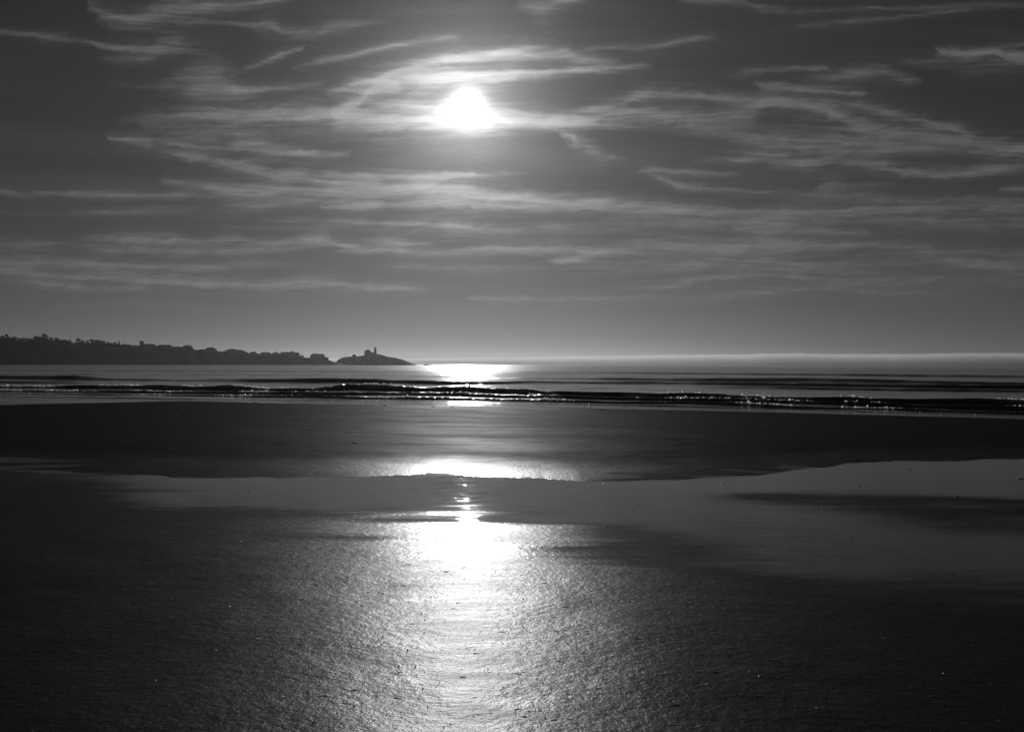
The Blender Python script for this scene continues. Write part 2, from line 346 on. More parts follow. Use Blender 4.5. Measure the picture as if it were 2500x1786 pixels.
hgt = t.m('ADD', t.m('ADD', t.m('MULTIPLY', g1, 0.0024), t.m('MULTIPLY', g2, 0.0052)), t.m('SUBTRACT', t.m('MULTIPLY', g3, 0.004), pit))
rip = t.m('MULTIPLY', t.noise(t.comb(t.m('MULTIPLY', px_, 19.0), t.m('MULTIPLY', py_, 40.0), 0.0), 1.0, 3, 0.5), t.ramp(t.noise(t.comb(t.m('MULTIPLY', px_, 1.8), t.m('MULTIPLY', py_, 6.0), 4.0), 1.0, 3, 0.6), 0.42, 0.64, 0.0004, 0.0016))
dr = t.m('SUBTRACT', 1.0, film)
bump = t.new('ShaderNodeBump'); bump.inputs['Distance'].default_value = 1.0; bump.inputs['Strength'].default_value = 1.0
t.l.new(t.m('ADD', t.m('MULTIPLY', hgt, t.m('MULTIPLY', t.m('POWER', dr, 1.5), 1.0)), rip), bump.inputs['Height'])
t.l.new(bump.outputs[0], p.inputs['Normal'])

# sea water with small wind ripples; 'foam' roughens and whitens the broken crests
M_SEA, t, out = new_mat('sea_water')
p = t.new('ShaderNodeBsdfPrincipled'); t.l.new(p.outputs[0], out.inputs[0])
foam = t.new('ShaderNodeAttribute', attribute_name='foam').outputs['Fac']
pos = t.new('ShaderNodeNewGeometry').outputs['Position']
px_, py_, pz_ = t.sep(pos)
fc = t.m('MULTIPLY_ADD', foam, 0.22, 0.012)
t.l.new(t.comb(fc, fc, fc), p.inputs['Base Color'])
p.inputs['IOR'].default_value = 1.333
dist = t.m('DIVIDE', py_, 400.0)
t.l.new(t.m('ADD', t.m('MULTIPLY_ADD', foam, 0.16, 0.07), t.m('MINIMUM', t.m('MULTIPLY', dist, 0.08), 0.08)), p.inputs['Roughness'])
w1 = t.noise(t.comb(t.m('MULTIPLY', px_, 0.34), t.m('MULTIPLY', py_, 1.0), 0.0), 1.0, 4, 0.6)
w2 = t.noise(t.comb(t.m('MULTIPLY', px_, 0.05), t.m('MULTIPLY', py_, 0.2), 5.0), 1.0, 4, 0.55)
w3 = t.noise(pos, 6.0, 3, 0.6)
bump = t.new('ShaderNodeBump'); bump.inputs['Distance'].default_value = 1.0; bump.inputs['Strength'].default_value = 1.0
t.l.new(t.m('ADD', t.m('ADD', t.m('MULTIPLY', w1, 0.075), t.m('MULTIPLY', w2, 0.28)), t.m('MULTIPLY', w3, t.m('MULTIPLY_ADD', foam, 0.10, 0.0045))), bump.inputs['Height'])
t.l.new(bump.outputs[0], p.inputs['Normal'])

# ------------------------------------------------------------------ beach with its runnel (standing water between two bars)
POOL = 0.70
FAR = line([(-900,1128),(0,1140),(250,1158),(500,1164),(900,1162),(1150,1160),(1330,1165),(1420,1173),(1560,1172),(1700,1168),(1850,1160),(1960,1146),(2080,1130),(2300,1122),(2500,1121),(3400,1118)], POOL)
NEAR = line([(-900,1160),(0,1180),(200,1210),(420,1245),(700,1262),(900,1272),(1100,1284),(1250,1286),(1450,1300),(1650,1330),(1850,1370),(2100,1420),(2500,1470),(3400,1520)], POOL)
SHORE = line([(-1500,994),(0,988),(250,982),(450,978),(800,984),(1000,987),(1250,990),(1600,999),(2000,1008),(2500,1022),(4200,1060)], 0.0)
def sand_height(x, y):
    yf = FAR(x); yn = NEAR(x); ys = SHORE(x)
    wob = 0.10 * fbm(x * 0.35, y * 0.9, 3, 5)
    dn = yn - y
    near = POOL + 0.007 * 0.5 * (np.sqrt(dn * dn + 1.2) + dn)      # gentle near slope running out into the runnel
    t1 = y - (yf + 0.5 * wob)
    bank = np.where(t1 < 0, 0.02 * t1, 0.16 * (1 - np.exp(-np.maximum(t1, 0) / 2.2)))
    top = POOL + bank
    fall = np.clip((y - yf) / np.maximum(ys - yf, 1), -1, 2.5)
    top = top - (POOL + 0.16) * np.maximum(fall, 0) ** 1.15
    z = np.where(t1 < 0, near, np.maximum(top, -5))
    return z
ry = np.concatenate([np.linspace(-80, 1.5, 14)[:-1], 1.5 * (78 / 1.5) ** np.linspace(0, 1, 1000)])
cx = np.concatenate([[-14, -6, -3, -1.6], np.linspace(-1, 1, 640), [1.6, 3, 6, 14]])
half = np.maximum(np.abs(ry), 4.0) * 0.60 + 1.0
X = cx[None, :] * half[:, None]; Y = np.repeat(ry[:, None], len(cx), 1)
sand = sand_height(X, Y)
sand = sand + 0.006 * fbm(X * 1.1, Y * 1.1, 3, 11) * np.maximum(sstep(0.5, -2.5, Y - NEAR(X)), sstep(0.2, 1.5, Y - FAR(X)))
yn, yf, ys = NEAR(X), FAR(X), SHORE(X)
yf = yf + 0.24 * fbm(X * 0.9, Y * 0, 5, 15) + 0.02 * fbm(X * 4, Y * 0, 3, 16)
edge = 0.5 * fbm(X * 0.5, Y * 1.6, 4, 21)
# film of water: full in the runnel, thinning slowly up the near slope, sharply at the far bank
near_w = sstep(-0.85, 0.7, (Y - yn) / (0.045 * yn ** 1.5 * (1 + 0.8 * sstep(0.0, 0.35, X / np.maximum(Y, 1)))) + edge * 1.1)
far_w = 1 - sstep(-0.02, 0.05, Y - yf)
def blob(px, py, rx, ry_):
    bx, by = at_z(px, py, POOL)
    return np.exp(-(((X - bx) / (rx / F * by)) ** 2 + ((Y - by) / ry_) ** 2) ** 1.5)
shoal = np.clip(blob(2030, 1216, 240, .62) + blob(2250, 1236, 280, .75) + .8 * blob(2440, 1232, 200, 0.7) + .7 * blob(1890, 1212, 90, .35) + 0.6 * blob(2400, 1275, 240, .8), 0, 1)
shoal = np.clip(shoal * (1.0 + 0.9 * edge), 0, 1)
tongue = np.clip(blob(1500, 1150, 330, .5) + blob(1720, 1152, 200, .45), 0, 1) * 0.0
left = sstep(-0.50, -0.30, X / np.maximum(Y, 1) + 0.04 * edge)       # the runnel thins out to the left
wet = near_w * far_w * (1 - 0.92 * shoal) * (0.12 + 0.88 * left)
pu = 1250 + X / np.maximum(Y, 1) * F
zone = np.maximum(sstep(1380, 1600, pu) * sstep(2150, 1900, pu), sstep(420, 150, pu))
streak = sstep(-0.25, 0.35, fbm(X * 0.8, Y * 3.2, 4, 25) + 0.35 - 0.55 * np.maximum(Y - yf, 0))
wet = np.maximum(wet, 0.65 * zone * streak * (Y > yf - .1) * sstep(3.2, 0.5, Y - yf))
# swash: thin sheets of water left at the sea's edge
sw = ys - Y
swash = sstep(3.2, 0.2, sw + 1.6 * fbm(X * 0.06, Y * 0.5, 3, 31))
wet = np.clip(np.maximum(wet, swash * sstep(7, 2, sw)), 0, 1)
# damp bands on the far bar
damp = 0.08 * sstep(0.1, 0.5, fbm(X * 0.05, Y * 0.55, 3, 41)) * (Y > yf) * sstep(0, 4, Y - yf)
wet = np.maximum(wet, damp)
Z = np.where((Y > yn + 0.5) & (Y < yf), np.maximum(POOL, sand_height(X, Y)), sand)
B_RY, B_CX, B_HALF, B_Z = ry, cx, half, Z
AT = {'wet': wet, 'coarse': 0.365 + 0.022 * fbm(X * .5 + Y * .2, Y * .5, 3, 45) + 0.20 * sstep(0.2, 3.0, Y - yf)}
in_pool = ((wet > 0.55) & (Y > yn - 3) & (Y < yf + 0.02) & (np.abs(X) < 40)).astype(float)
beach = grid_object('beach', X, Y, Z, M_SAND, AT, mask=1.0 - in_pool + 1e-6); tag(beach, kind='structure')
pool = grid_object('tide_pool', X, Y, Z, M_SAND, AT, mask=in_pool - 1e-6); tag(pool, kind='structure')

# ------------------------------------------------------------------ sea with swell and breakers
# each wave: photo polyline of its foot with height in metres, front length, back length, foam
WAVES = [
 ([(-900,947,0.108),(0,946,0.187),(110,947,0.144),(178,948,0.302),(230,948,0.288),(400,951,0.324),(560,953,0.432),(600,954,0.324),(640,955,0.202),(760,956,0.216),(815,954,0.36),(850,953,0.46),(960,955,0.42),(1196,961,0.45),(1280,963,0.42),(1354,967,0.36),(1671,971,0.324),(1850,977,0.302),(2036,981,0.36),(2500,991,0.374),(3600,1012,0.36)], 0.55, 3.0, 1.0),
 ([(-900,954,0.0905),(0,956,0.121),(400,959,0.151),(800,966,0.226),(1000,966,0.241),(1200,970,0.241),(1500,976,0.226),(1671,980,0.226),(1890,985,0.287),(2000,989,0.249),(2500,1002,0.257),(3600,1025,0.226)], 0.5, 2.2, 0.8),
 ([(-900,960,0.045),(0,962,0.06),(400,966,0.075),(800,973,0.135),(1000,976,0.15),(1200,979,0.15),(1671,989,0.15),(2000,997,0.135),(2500,1009,0.135),(3600,1034,0.112)], 0.35, 1.6, 0.8),
 ([(-900,966,0.0234),(0,968,0.0312),(800,980,0.0546),(1200,985,0.0624),(1671,994,0.0624),(2500,1015,0.0546),(3600,1042,0.0468)], 0.2, 1.0, 0.4),
 ([(-900,932,0.36),(0,935,0.256),(120,935,0.224),(220,936,0.064),(420,938,0),(1250,940,0),(1600,946,0),(1900,948,0.2),(2500,956,0.24),(3600,966,0.24)], 1.4, 6.0, 0.0),
 ([(-900,918,0.75),(0,924,0.7),(170,926,0.6),(260,928,0.255),(420,930,0.255),(560,931,0.357),(760,933,0.527),(900,934,0.425),(1060,938,0.425),(1180,938,0.383),(1300,935,0.297),(1600,936,0.255),(1800,940,0.383),(2100,945,0.425),(2500,951,0.425),(3600,958,0.34)], 1.9, 9.0, 0.0),
 ([(-900,908,0.17),(0,914,0.085),(600,916,0.17),(900,916,0.128),(1200,924,0.17),(1400,926,0.297),(1800,931,0.51),(2050,932,0.51),(2300,936,0.425),(2500,942,0.425),(3600,945,0.34)], 3.5, 14.0, 0.0),
 ([(-900,902,0.27),(0,905,0.225),(700,907,0.27),(1200,908,0.27),(1800,914,0.405),(2500,921,0.45),(3600,926,0.36)], 6.0, 25.0, 0.0),
]
ry = np.concatenate([np.linspace(34, 46, 60)[:-1], np.linspace(46, 112, 430)[:-1], np.linspace(112, 300, 330)[:-1], 300 * (6000 / 300) ** np.linspace(0, 1, 120)])
cx = np.concatenate([[-30, -12, -5, -2.4], -1.6 + 0 * np.array([0.0]), np.linspace(-1, 1, 640), [1.6, 2.4, 5, 12, 30]])
half = np.minimum(ry * 0.56 + 2.0, 5200)
X = cx[None, :] * half[:, None]; X = np.clip(X, -6000, 6000); X = X + np.linspace(-0.01, 0.01, len(cx))[None, :]
Y = np.repeat(ry[:, None], len(cx), 1)
Z = np.zeros_like(X); foam = np.zeros_like(X)
fade = sstep(600, 150, Y)
swell = 0.05 * fbm(X * 0.03, Y * 0.12, 3, 51) + 0.04 * fbm(X * 0.12, Y * 0.3, 4, 52) * fade
lump = fbm(X * 2.6, Y * 2.6, 3, 61, 0.6)
for pts, wf, wb, fm in WAVES:
    L = line(pts, 0.0)
    yc = L(X, 1); A = L(X, 2)
    A = A * (1 + (0.22 * fbm(X * 0.22, 0 * X + wf, 3, 71) if fm else 0.18 * fbm(X * 0.05, 0 * X + wf, 3, 71)))
    s_ = Y - yc + 0.5 * fbm(X * 0.15, Y * 0.05, 3, 81) * min(1.0, wf)
    f = np.where(s_ < wf, sstep(0, wf, s_), np.exp(-((s_ - wf) / wb) ** 1.3 * (s_ > wf)) if False else np.exp(-np.maximum(s_ - wf, 0) / wb))
    trough = -0.18 * np.exp(-((s_ + wf) / (wb * 0.6)) ** 2) * (fm < 0.5)
    Z += A * (f + trough)
    if fm:
        m_ = fm * sstep(-0.05, wf * .5, s_) * np.exp(-np.maximum(s_ - wf, 0) / (wb * 0.45))
        m_ = m_ * sstep(0.03, 0.15, A)
        brk = sstep(-0.5, 0.15, fbm(X * 0.25, 0 * Y + fm, 2, 91))
        foam = np.maximum(foam, m_ * brk)
        Z += 0.10 * A * lump * sstep(wf * 0.35, wf, s_) * np.exp(-np.maximum(s_ - wf, 0) / (0.5 * wb)) * brk * min(1, fm + .2)
        foam = np.maximum(foam, 0.25 * fm * np.exp(-np.maximum(s_, 0) / (wb * 1.2)) * (s_ > 0) * sstep(0.03, .2, A))
Z += swell
ysh = SHORE(X)
Z = np.where(Y < ysh + 14, Z * sstep(-1.0, 6, Y - ysh) + 0.006, Z)
FOAM_PTS = []
for pts, wf, wb, fm in WAVES[:4]:
    L = line(pts, 0.0); rr = np.random.default_rng(int(fm * 100 + wf * 10))
    n = {1.0: 22000, .8: 8000, .4: 2000}[fm]
    fx = rr.uniform(-62, 62, n); yc = L(fx, 1); A = L(fx, 2)
    keep = np.abs(fx) < yc * .56 + 2
    dens_ = sstep(-0.1, 0.9, fbm(fx * 0.35, fx * 0 + wf * 7, 4, 131)) ** 1.3 * sstep(.02, .12, A)
    keep &= rr.uniform(0, 1, n) < dens_
    fx, yc, A = fx[keep], yc[keep], A[keep]
    s0 = 0.5 * fbm(fx * 0.15, yc * 0.05, 3, 81) * min(1.0, wf)
    off = rr.normal(0, .35, len(fx)) * wf + wf * 1.05 + np.abs(rr.normal(0, .25, len(fx))) * wb * .5
    FOAM_PTS.append((fx, yc - s0 + off, A, np.clip(rr.lognormal(-3.5, .55, len(fx)), .008, .11) * (0.5 + A)))
sea = grid_object('sea', X, Y, Z, M_SEA, {'foam': foam}); tag(sea, kind='structure')

# froth thrown up along the breaking crests
M_FROTH, t, out = new_mat('froth')
tr = t.new('ShaderNodeBsdfTranslucent'); tr.inputs['Color'].default_value = grey(.9)
gl = t.new('ShaderNodeBsdfGlossy'); gl.inputs['Roughness'].default_value = .15; gl.inputs['Color'].default_value = grey(.9)
mx = t.new('ShaderNodeMixShader'); mx.inputs[0].default_value = .12
t.l.new(tr.outputs[0], mx.inputs[1]); t.l.new(gl.outputs[0], mx.inputs[2]); t.l.new(mx.outputs[0], out.inputs[0])
rs = np.random.default_rng(5)
iy_ = lambda yq: np.clip(np.searchsorted(ry, yq), 1, len(ry) - 1)
fx = np.concatenate([q[0] for q in FOAM_PTS]); fy = np.concatenate([q[1] for q in FOAM_PTS]); fr = np.concatenate([q[3] for q in FOAM_PTS])
r_i = iy_(fy); c_i = np.clip(np.round(np.interp(fx / half[r_i], cx, np.arange(len(cx)))).astype(int), 0, len(cx) - 1)
fz = Z[r_i, c_i] + fr * rs.uniform(-.1, 1.6, len(fr))
ax = rs.normal(size=(len(fr), 3)) * [1, .25, .6]; ax /= np.linalg.norm(ax, axis=1)[:, None]
bx_ = np.cross(ax, rs.normal(size=(len(fr), 3)) * [.3, 1, .3]); bx_ /= np.linalg.norm(bx_, axis=1)[:, None]
C_ = np.stack([fx, fy, fz], -1); e1 = ax * fr[:, None] * rs.uniform(.8, 1.8, (len(fr), 1)); e2 = bx_ * fr[:, None]
V = np.stack([C_ - e1, C_ - e2, C_ + e1, C_ + e2], 1)
Fq = np.arange(4 * len(fr)).reshape(-1, 4)
me = bpy.data.meshes.new('wave_froth'); me.from_pydata(V.reshape(-1, 3).tolist(), [], Fq.tolist()); me.update(); me.materials.append(M_FROTH)
froth = link(bpy.data.objects.new('wave_froth', me)); tag(froth, kind='stuff')

# ------------------------------------------------------------------ headland, lighthouse island, far ledge
R = random.Random(7)
M_LAND = plain('dark_scrub_and_rock', 0.03, 0.95, 0.4, 0.05)
M_ROCK = plain('weathered_rock', 0.10, 0.9, 0.4, 0.2)
M_BARK = plain('tree_bark', 0.06, 0.95)
M_LEAF = plain('tree_foliage', 0.04, 0.9, 0.3, 0.6)
M_WALL = plain('painted_clapboard', 0.42, 0.8, 0.12, 0.4)
M_SHINGLE = plain('weathered_shingle_wall', 0.18, 0.85, 0.2, 0.6)
M_ROOF = plain('dark_roof_shingle', 0.07, 0.85, 0.25, 0.8)
M_GLASSW = plain('window_glass', 0.03, 0.25, 0.1)
M_TRIM = plain('white_trim', 0.6, 0.7, 0.08)
M_BRICK = plain('chimney_brick', 0.15, 0.9, 0.2, 2.0)
M_POLE = plain('weathered_pole_wood', 0.10, 0.9, 0.2)
M_IRON = plain('black_iron', 0.04, 0.5, 0.1)

GROUND = [(-700,836),(-300,828),(0,826),(60,831),(110,828),(150,833),(178,841),(200,836),(250,837),(300,842),(350,844),(400,848),(440,851),(520,857.5),(600,862.5),(680,867),(740,871.5),(790,877),(808,880),(822,884),(840,891)]
gx = np.array([g[0] for g in GROUND], float); gy = np.array([g[1] for g in GROUND], float)
def land_dist(px): return np.interp(px, [-700, 0, 820], [1080, 1200, 1600])
def ground_z(px):
    d = land_dist(px); return CAM_Z + (hor(px) - np.interp(px, gx, gy)) / F * d
ps = np.concatenate([np.linspace(-700, 0, 60)[:-1], np.linspace(0, 838, 420)])
ts = np.concatenate([np.linspace(-1, 0, 26), np.linspace(0, 1, 14)[1:]])
P, T = np.meshgrid(ps, ts, indexing='ij')
D0 = land_dist(P); top = ground_z(P)
reach = 16 + 16 * sstep(800, 300, P)
D = D0 + np.where(T < 0, T * reach, T * 260)
X = (P - 1250) / F * D
prof = np.where(T < 0, np.clip(1 - (-T) ** 1.25, 0, 1), 1 - 0.75 * T ** 1.4)
Z = -1.5 + (top + 1.5) * prof + fbm(X * 0.05, D * 0.08, 4, 101) * 0.4 * sstep(0, .25, 1 - np.abs(T))
Z = np.where(T <= -0.999, -1.5, Z)
headland = grid_object('headland', X, D, Z, M_LAND); tag(headland, kind='structure')

ISL = [(815,892),(821,884),(826,877),(836,872.5),(845,871.5),(858,870.5),(868,870.5),(878,869),(888,867),(898,864),(905,863),(921,863.5),(929,864.5),(934,866.5),(939,868),(945,870.5),(961,873),(973,875.5),(983,878),(990,880),(996,883.5),(1003,886.5),(1012,888.5),(1020,892)]
ix = np.array([g[0] for g in ISL], float); iy = np.array([g[1] for g in ISL], float)
D_ISL = 1680.0
def isl_z(px): return CAM_Z + (hor(px) - np.interp(px, ix, iy)) / F * D_ISL
ps = np.linspace(814, 1021, 260); ts = np.linspace(-1, 1, 40)
P, T = np.meshgrid(ps, ts, indexing='ij')
D = D_ISL + T * 42 * (0.35 + 0.65 * sstep(0, 25, np.minimum(P - 812, 1023 - P)))
X = (P - 1250) / F * D
Z = -2.0 + (isl_z(P) + 2.0) * np.clip(1 - np.abs(T) ** 2.2, 0, 1)
Z = Z + 0.9 * fbm(X * 0.12, D * 0.12, 4, 111) * sstep(0.0, 0.5, 1 - np.abs(T)) * sstep(0.15, 0.4, np.abs(T) + 0.2)
island = grid_object('rocky_island', X, D, Z, M_ROCK, smooth=False); tag(island, kind='structure')

def rock_mesh(name, seed, sx, sy, sz, n=10):
    rr = random.Random(seed); mb = MB(); vs = []; m = n // 2
    for i in range(m + 1):
        th = math.pi * i / m
        for k in range(n):
            ph = 2 * math.pi * k / n
            r = 1 + 0.28 * math.sin(3 * ph + seed) * math.sin(th) + rr.uniform(-.16, .16)
            vs.append((sx * r * math.sin(th) * math.cos(ph), sy * r * math.sin(th) * math.sin(ph), sz * r * math.cos(th)))
    fs = [(i*n+k, i*n+(k+1) % n, (i+1)*n+(k+1) % n, (i+1)*n+k) for i in range(m) for k in range(n)]
    return mb.add(vs, fs)
for (px, hw, hz) in ((1042, 4.5, 1.7), (1052, 3.2, 1.2)):
    x, y, _ = at_d(px, 890, 1660)
    o = rock_mesh('ledge', px, hw, 3, hz).build('tidal_ledge', M_ROCK); o.location = (x, y, -0.2)
    tag(o, 'low dark rock ledge awash in the sea off the island tip', 'rock', 'ledges awash off the island')

# ---- trees of the headland ridge
def crown_mesh(seed, kind):
    rr = random.Random(seed); mb = MB()
    lobes = []
    if kind == 'conifer':
        for k in range(9):
            z = 0.18 + 0.8 * k / 8; lobes.append((0, 0, z, 0.42 * (1.02 - z) + 0.03, 0.10))
    elif kind == 'umbrella':
        for k in range(11):
            a = rr.uniform(0, 6.28); q = rr.uniform(0, .42)
            lobes.append((q * math.cos(a), q * math.sin(a), rr.uniform(.6, .88) - 0.25 * q, rr.uniform(.13, .24), .12))
    else:
        for k in range(13):
            a = rr.uniform(0, 6.28); q = rr.uniform(0, .40)
            lobes.append((q * math.cos(a), q * math.sin(a), rr.uniform(.32, .84) - 0.35 * q, rr.uniform(.15, .27), rr.uniform(.12, .18)))
    for (lx, ly, lz, lr, lh) in lobes:
        for k in range(46):
            a = rr.uniform(0, 6.28); b = math.acos(rr.uniform(-1, 1)); q = rr.uniform(.55, 1.08)
            c = Vector((lx + lr*q*math.sin(b)*math.cos(a), ly + lr*q*math.sin(b)*math.sin(a), lz + lh*q*math.cos(b)))
            e = rr.uniform(.025, .055)
            d1 = Vector((rr.uniform(-1, 1), rr.uniform(-1, 1), rr.uniform(-1, 1))).normalized()
            d2 = d1.cross(Vector((rr.uniform(-1, 1), rr.uniform(-1, 1), rr.uniform(-1, 1)))).normalized()
            mb.add([c - d1*e - d2*e*.6, c + d1*e - d2*e*.6, c + d1*e + d2*e*.6, c - d1*e + d2*e*.6], [(0, 1, 2, 3)])
    return mb.mesh('crown', M_LEAF)
def trunk_mesh(seed, kind):
    rr = random.Random(seed); mb = MB()
    h = 0.95 if kind == 'conifer' else 0.6
    mb.tube((0, 0, -0.06), (0.01, 0, h * .6), .035, .022); mb.tube((.01, 0, h * .6), (0, .01, h), .022, .008)
    for k in range(5 if kind != 'conifer' else 0):
        a = 6.28 * k / 5 + rr.uniform(-.4, .4)
        mb.tube((.005, 0, rr.uniform(.28, .45)), (.32*math.cos(a), .32*math.sin(a), rr.uniform(.6, .75)), .016, .005, 5)
    return mb.mesh('trunk', M_BARK)
TM = {k: [(crown_mesh(i * 31 + j, k), trunk_mesh(i * 31 + j, k)) for i in range(3)] for j, k in enumerate(('round', 'umbrella', 'conifer'))}
# photo x, crown top y, crown width in photo pixels, kind, label
TREES = [
 (-120,818,30,'round'),(-70,816,28,'round'),(-34,819,26,'round'),(-12,818,22,'round'),
 (5,817.5,18,'round'),(17,814.5,13,'umbrella'),(33,820,24,'round'),(48,823.5,15,'round'),(57,823,14,'round'),(67,823.5,12,'round'),(76,824,14,'round'),
 (88,818.5,24,'round'),(99,819,16,'round'),(110,813.5,20,'umbrella'),(124,822.5,18,'round'),(137,822.5,20,'round'),(148,828,14,'round'),
 (171,826,7,'conifer'),(176,832,6,'conifer'),(184,832,9,'round'),(192,824.5,15,'umbrella'),(201,829,11,'round'),
 (213,829.5,13,'round'),(222,826.5,14,'umbrella'),(235,827,22,'round'),(246,829.5,15,'round'),(254,831,11,'round'),(264,833.5,12,'round'),(272,836,11,'round'),
 (281,833.5,12,'round'),(290,830.5,8,'conifer'),(303,837,9,'round'),(311,839,9,'round'),(319,840,10,'round'),(331,841,11,'round'),
 (346,830.5,15,'umbrella'),(355,838,12,'round'),(368,842,14,'round'),
 (476,856,9,'round'),(530,858,7,'round'),(538,860,8,'round'),(545,860,7,'round'),(604,861,8,'round'),(631,862,7,'round'),(661,864,6,'round'),
]
KIND_LABEL = {'round': 'round dense broadleaf tree in the dark wood on the headland ridge',
              'umbrella': 'flat spreading tree standing above the wood on the headland ridge',
              'conifer': 'narrow pointed conifer rising from the headland ridge'}
WOOD = sorted((q[0], q[1]) for q in TREES if q[0] < 380)
UNDER = [(px + R.uniform(-2, 2), float(np.interp(px, [q[0] for q in WOOD], [q[1] for q in WOOD])) + R.uniform(4.5, 8.5), R.uniform(13, 19), 'under') for px in range(-110, 352, 8) if abs(px - 178) > 4]
TREES += UNDER; TM['under'] = TM['round']; KIND_LABEL['under'] = 'low bushy tree at the foot of the taller trees on the headland'
NAMED = {476: 'garden tree between the tall blocky house and the large two-ridged house', 530: 'small garden tree close against the large two-ridged house',
 538: 'bushy garden tree around the foot of the utility pole past the large house', 545: 'small garden tree close against the house with the stepped ridge',
 604: 'garden tree between the stepped-ridge house and the small cottage', 631: 'garden tree between the short-ridged and the flat-ridged cottages',
 661: 'tiny garden tree between the flat-ridged and the gabled cottages', 171: 'taller pointed conifer beside the peaked roof hidden in the wood',
 176: 'shorter pointed conifer at the edge of the gap in the wood', 290: 'lone pointed conifer rising from the low end of the wood',
 17: 'flat-topped tree on the highest hump of the headland wood', 192: 'flat spreading tree just past the gap in the headland wood', 222: 'flat spreading tree in the middle of the lower wood past the gap',
 355: 'low round tree between the lone leaning tree and the hip-roofed house', 368: 'low round tree in front of the hip-roofed house'}
for i, (px, ty, wd, kind) in enumerate(TREES):
    d = float(land_dist(px)) + (R.uniform(-10, 12) if kind != 'under' else R.uniform(-13, -5))
    x, y, zt = at_d(px, ty, d)
    zg = float(ground_z(px)) - (1.5 if kind != 'under' else 4.0)
    hgt = max(zt - zg, 3.0)
    width = wd / F * d / (0.84 if kind == 'conifer' else 1.12)
    o = empty('tree', (x, y, zg), R.uniform(0, 6.28)); o.scale = (width, width, hgt * (1.0 if kind != 'conifer' else 0.98))
    lab = KIND_LABEL[kind]; grp = 'trees on the headland ridge' if kind != 'under' else 'low trees under the headland wood'
    if px == 346: lab = 'round-headed lone tree leaning over the first house of the headland'; grp = None
    elif px == 110: lab = 'tallest flat-topped tree standing above the wood on the headland ridge'; grp = None
    elif px in NAMED: lab = NAMED[px]
    tag(o, lab, 'tree', grp)
    c, tr = TM[kind][i % 3]
    link(bpy.data.objects.new('crown', c), o); link(bpy.data.objects.new('trunk', tr), o)

# ---- houses of the headland
def window(parent, x, z, yfront, ww=1.0, hh=1.4):
    f = MB().box(x - ww/2 - .1, x + ww/2 + .1, yfront - .08, yfront - .003, z - .1, z + hh + .1).build('window', M_TRIM, parent)
    MB().box(x - ww/2, x + ww/2, yfront - .10, yfront - .083, z, z + hh).build('pane', M_GLASSW, f)
def roof_hip(x0, x1, r0, r1, dep, ze, zr, over=.4):
    """hip or gable roof: eaves x0..x1 at ze, ridge r0..r1 at zr, running along x"""
    y0, y1 = -dep/2 - over, dep/2 + over
    x0 -= over; x1 += over
    vs = [(x0,y0,ze),(x1,y0,ze),(x1,y1,ze),(x0,y1,ze),(r0,0,zr),(r1,0,zr),(x0,y0,ze-.25),(x1,y0,ze-.25),(x1,y1,ze-.25),(x0,y1,ze-.25)]
    return MB().add(vs, [(0,1,5,4),(1,2,5),(2,3,4,5),(3,0,4),(6,9,8,7),(0,6,7,1),(1,7,8,2),(2,8,9,3),(3,9,6,0)])
def roof_front(x0, x1, xp, dep, ze, zp, over=.4):
    """gable roof with its ridge towards the sea: peak over xp"""
    y0, y1 = -dep/2 - over, dep/2 + over; x0 -= over; x1 += over
    vs = [(x0,y0,ze),(xp,y0,zp),(x1,y0,ze),(x0,y1,ze),(xp,y1,zp),(x1,y1,ze),(x0,y0,ze-.25),(x1,y0,ze-.25),(x0,y1,ze-.25),(x1,y1,ze-.25)]
    return MB().add(vs, [(0,1,4,3),(1,2,5,4),(0,6,7,2,1),(3,4,5,9,8),(6,8,9,7),(0,3,8,6),(2,7,9,5)])
def house(label, cx, d, vols, chimneys=(), wall=M_WALL, name='house', zg=None, dep=9.0, fac=None):
    """vols: (eave x0, x1, ridge r0, r1, eave y, ridge y, 'hip'|'front') in photo pixels"""
    k = d / F
    x, y, _ = at_d(cx, 880, d)
    g = (float(ground_z(cx)) - 2.0) if zg is None else zg
    o = empty(name, (x, y, g)); tag(o, label, 'house', 'houses along the headland' if name == 'house' else None)
    Zp = lambda px, py: CAM_Z + (hor(px) - py) * k - g
    for j, (a, b, r0, r1, ye, yr, kind) in enumerate(vols):
        X0, X1 = (a - cx) * k, (b - cx) * k; ze, zr = Zp(cx, ye), Zp(cx, yr)
        dd = dep - 0.7 * j
        MB().box(X0, X1, -dd/2, dd/2, 0, ze - .26).build('wall', wall, o)
        rf = (roof_hip(X0, X1, (r0 - cx)*k, (r1 - cx)*k, dd, ze, zr) if kind == 'hip' else roof_front(X0, X1, (r0 - cx)*k, dd, ze, zr)).build('roof', M_ROOF, o)
        nwin = max(1, int((X1 - X0) / 3.2))
        for q in range(nwin):
            window(o, X0 + (X1 - X0) * (q + .5) / nwin, max(ze - 2.4, .8), -dd/2)
        if j == 0:
            for (cxp, ct) in chimneys:
                MB().box((cxp - cx)*k - .45, (cxp - cx)*k + .45, .2, 1.1, zr - 1.2, Zp(cx, ct)).build('chimney', M_BRICK, rf)
            dr_ = MB().box(X0 + .8, X0 + 1.8, -dd/2 - .06, -dd/2 - .003, .05, 2.1).build('door', M_TRIM, o)
            MB().box(X0 + 1.6, X0 + 1.7, -dd/2 - .14, -dd/2 - .063, 1.0, 1.1).build('handle', M_IRON, dr_)
    return o
def LD(px): return float(land_dist(px)) - 4
house('low house with a peaked roof half hidden in the ridge wood', 159, LD(159), [(150,168,159,159,831.5,828.5,'front')], wall=M_SHINGLE)
house('hip-roofed house just beside the round-headed lone tree', 369, LD(369), [(356,382,358,373,844,839,'hip')])
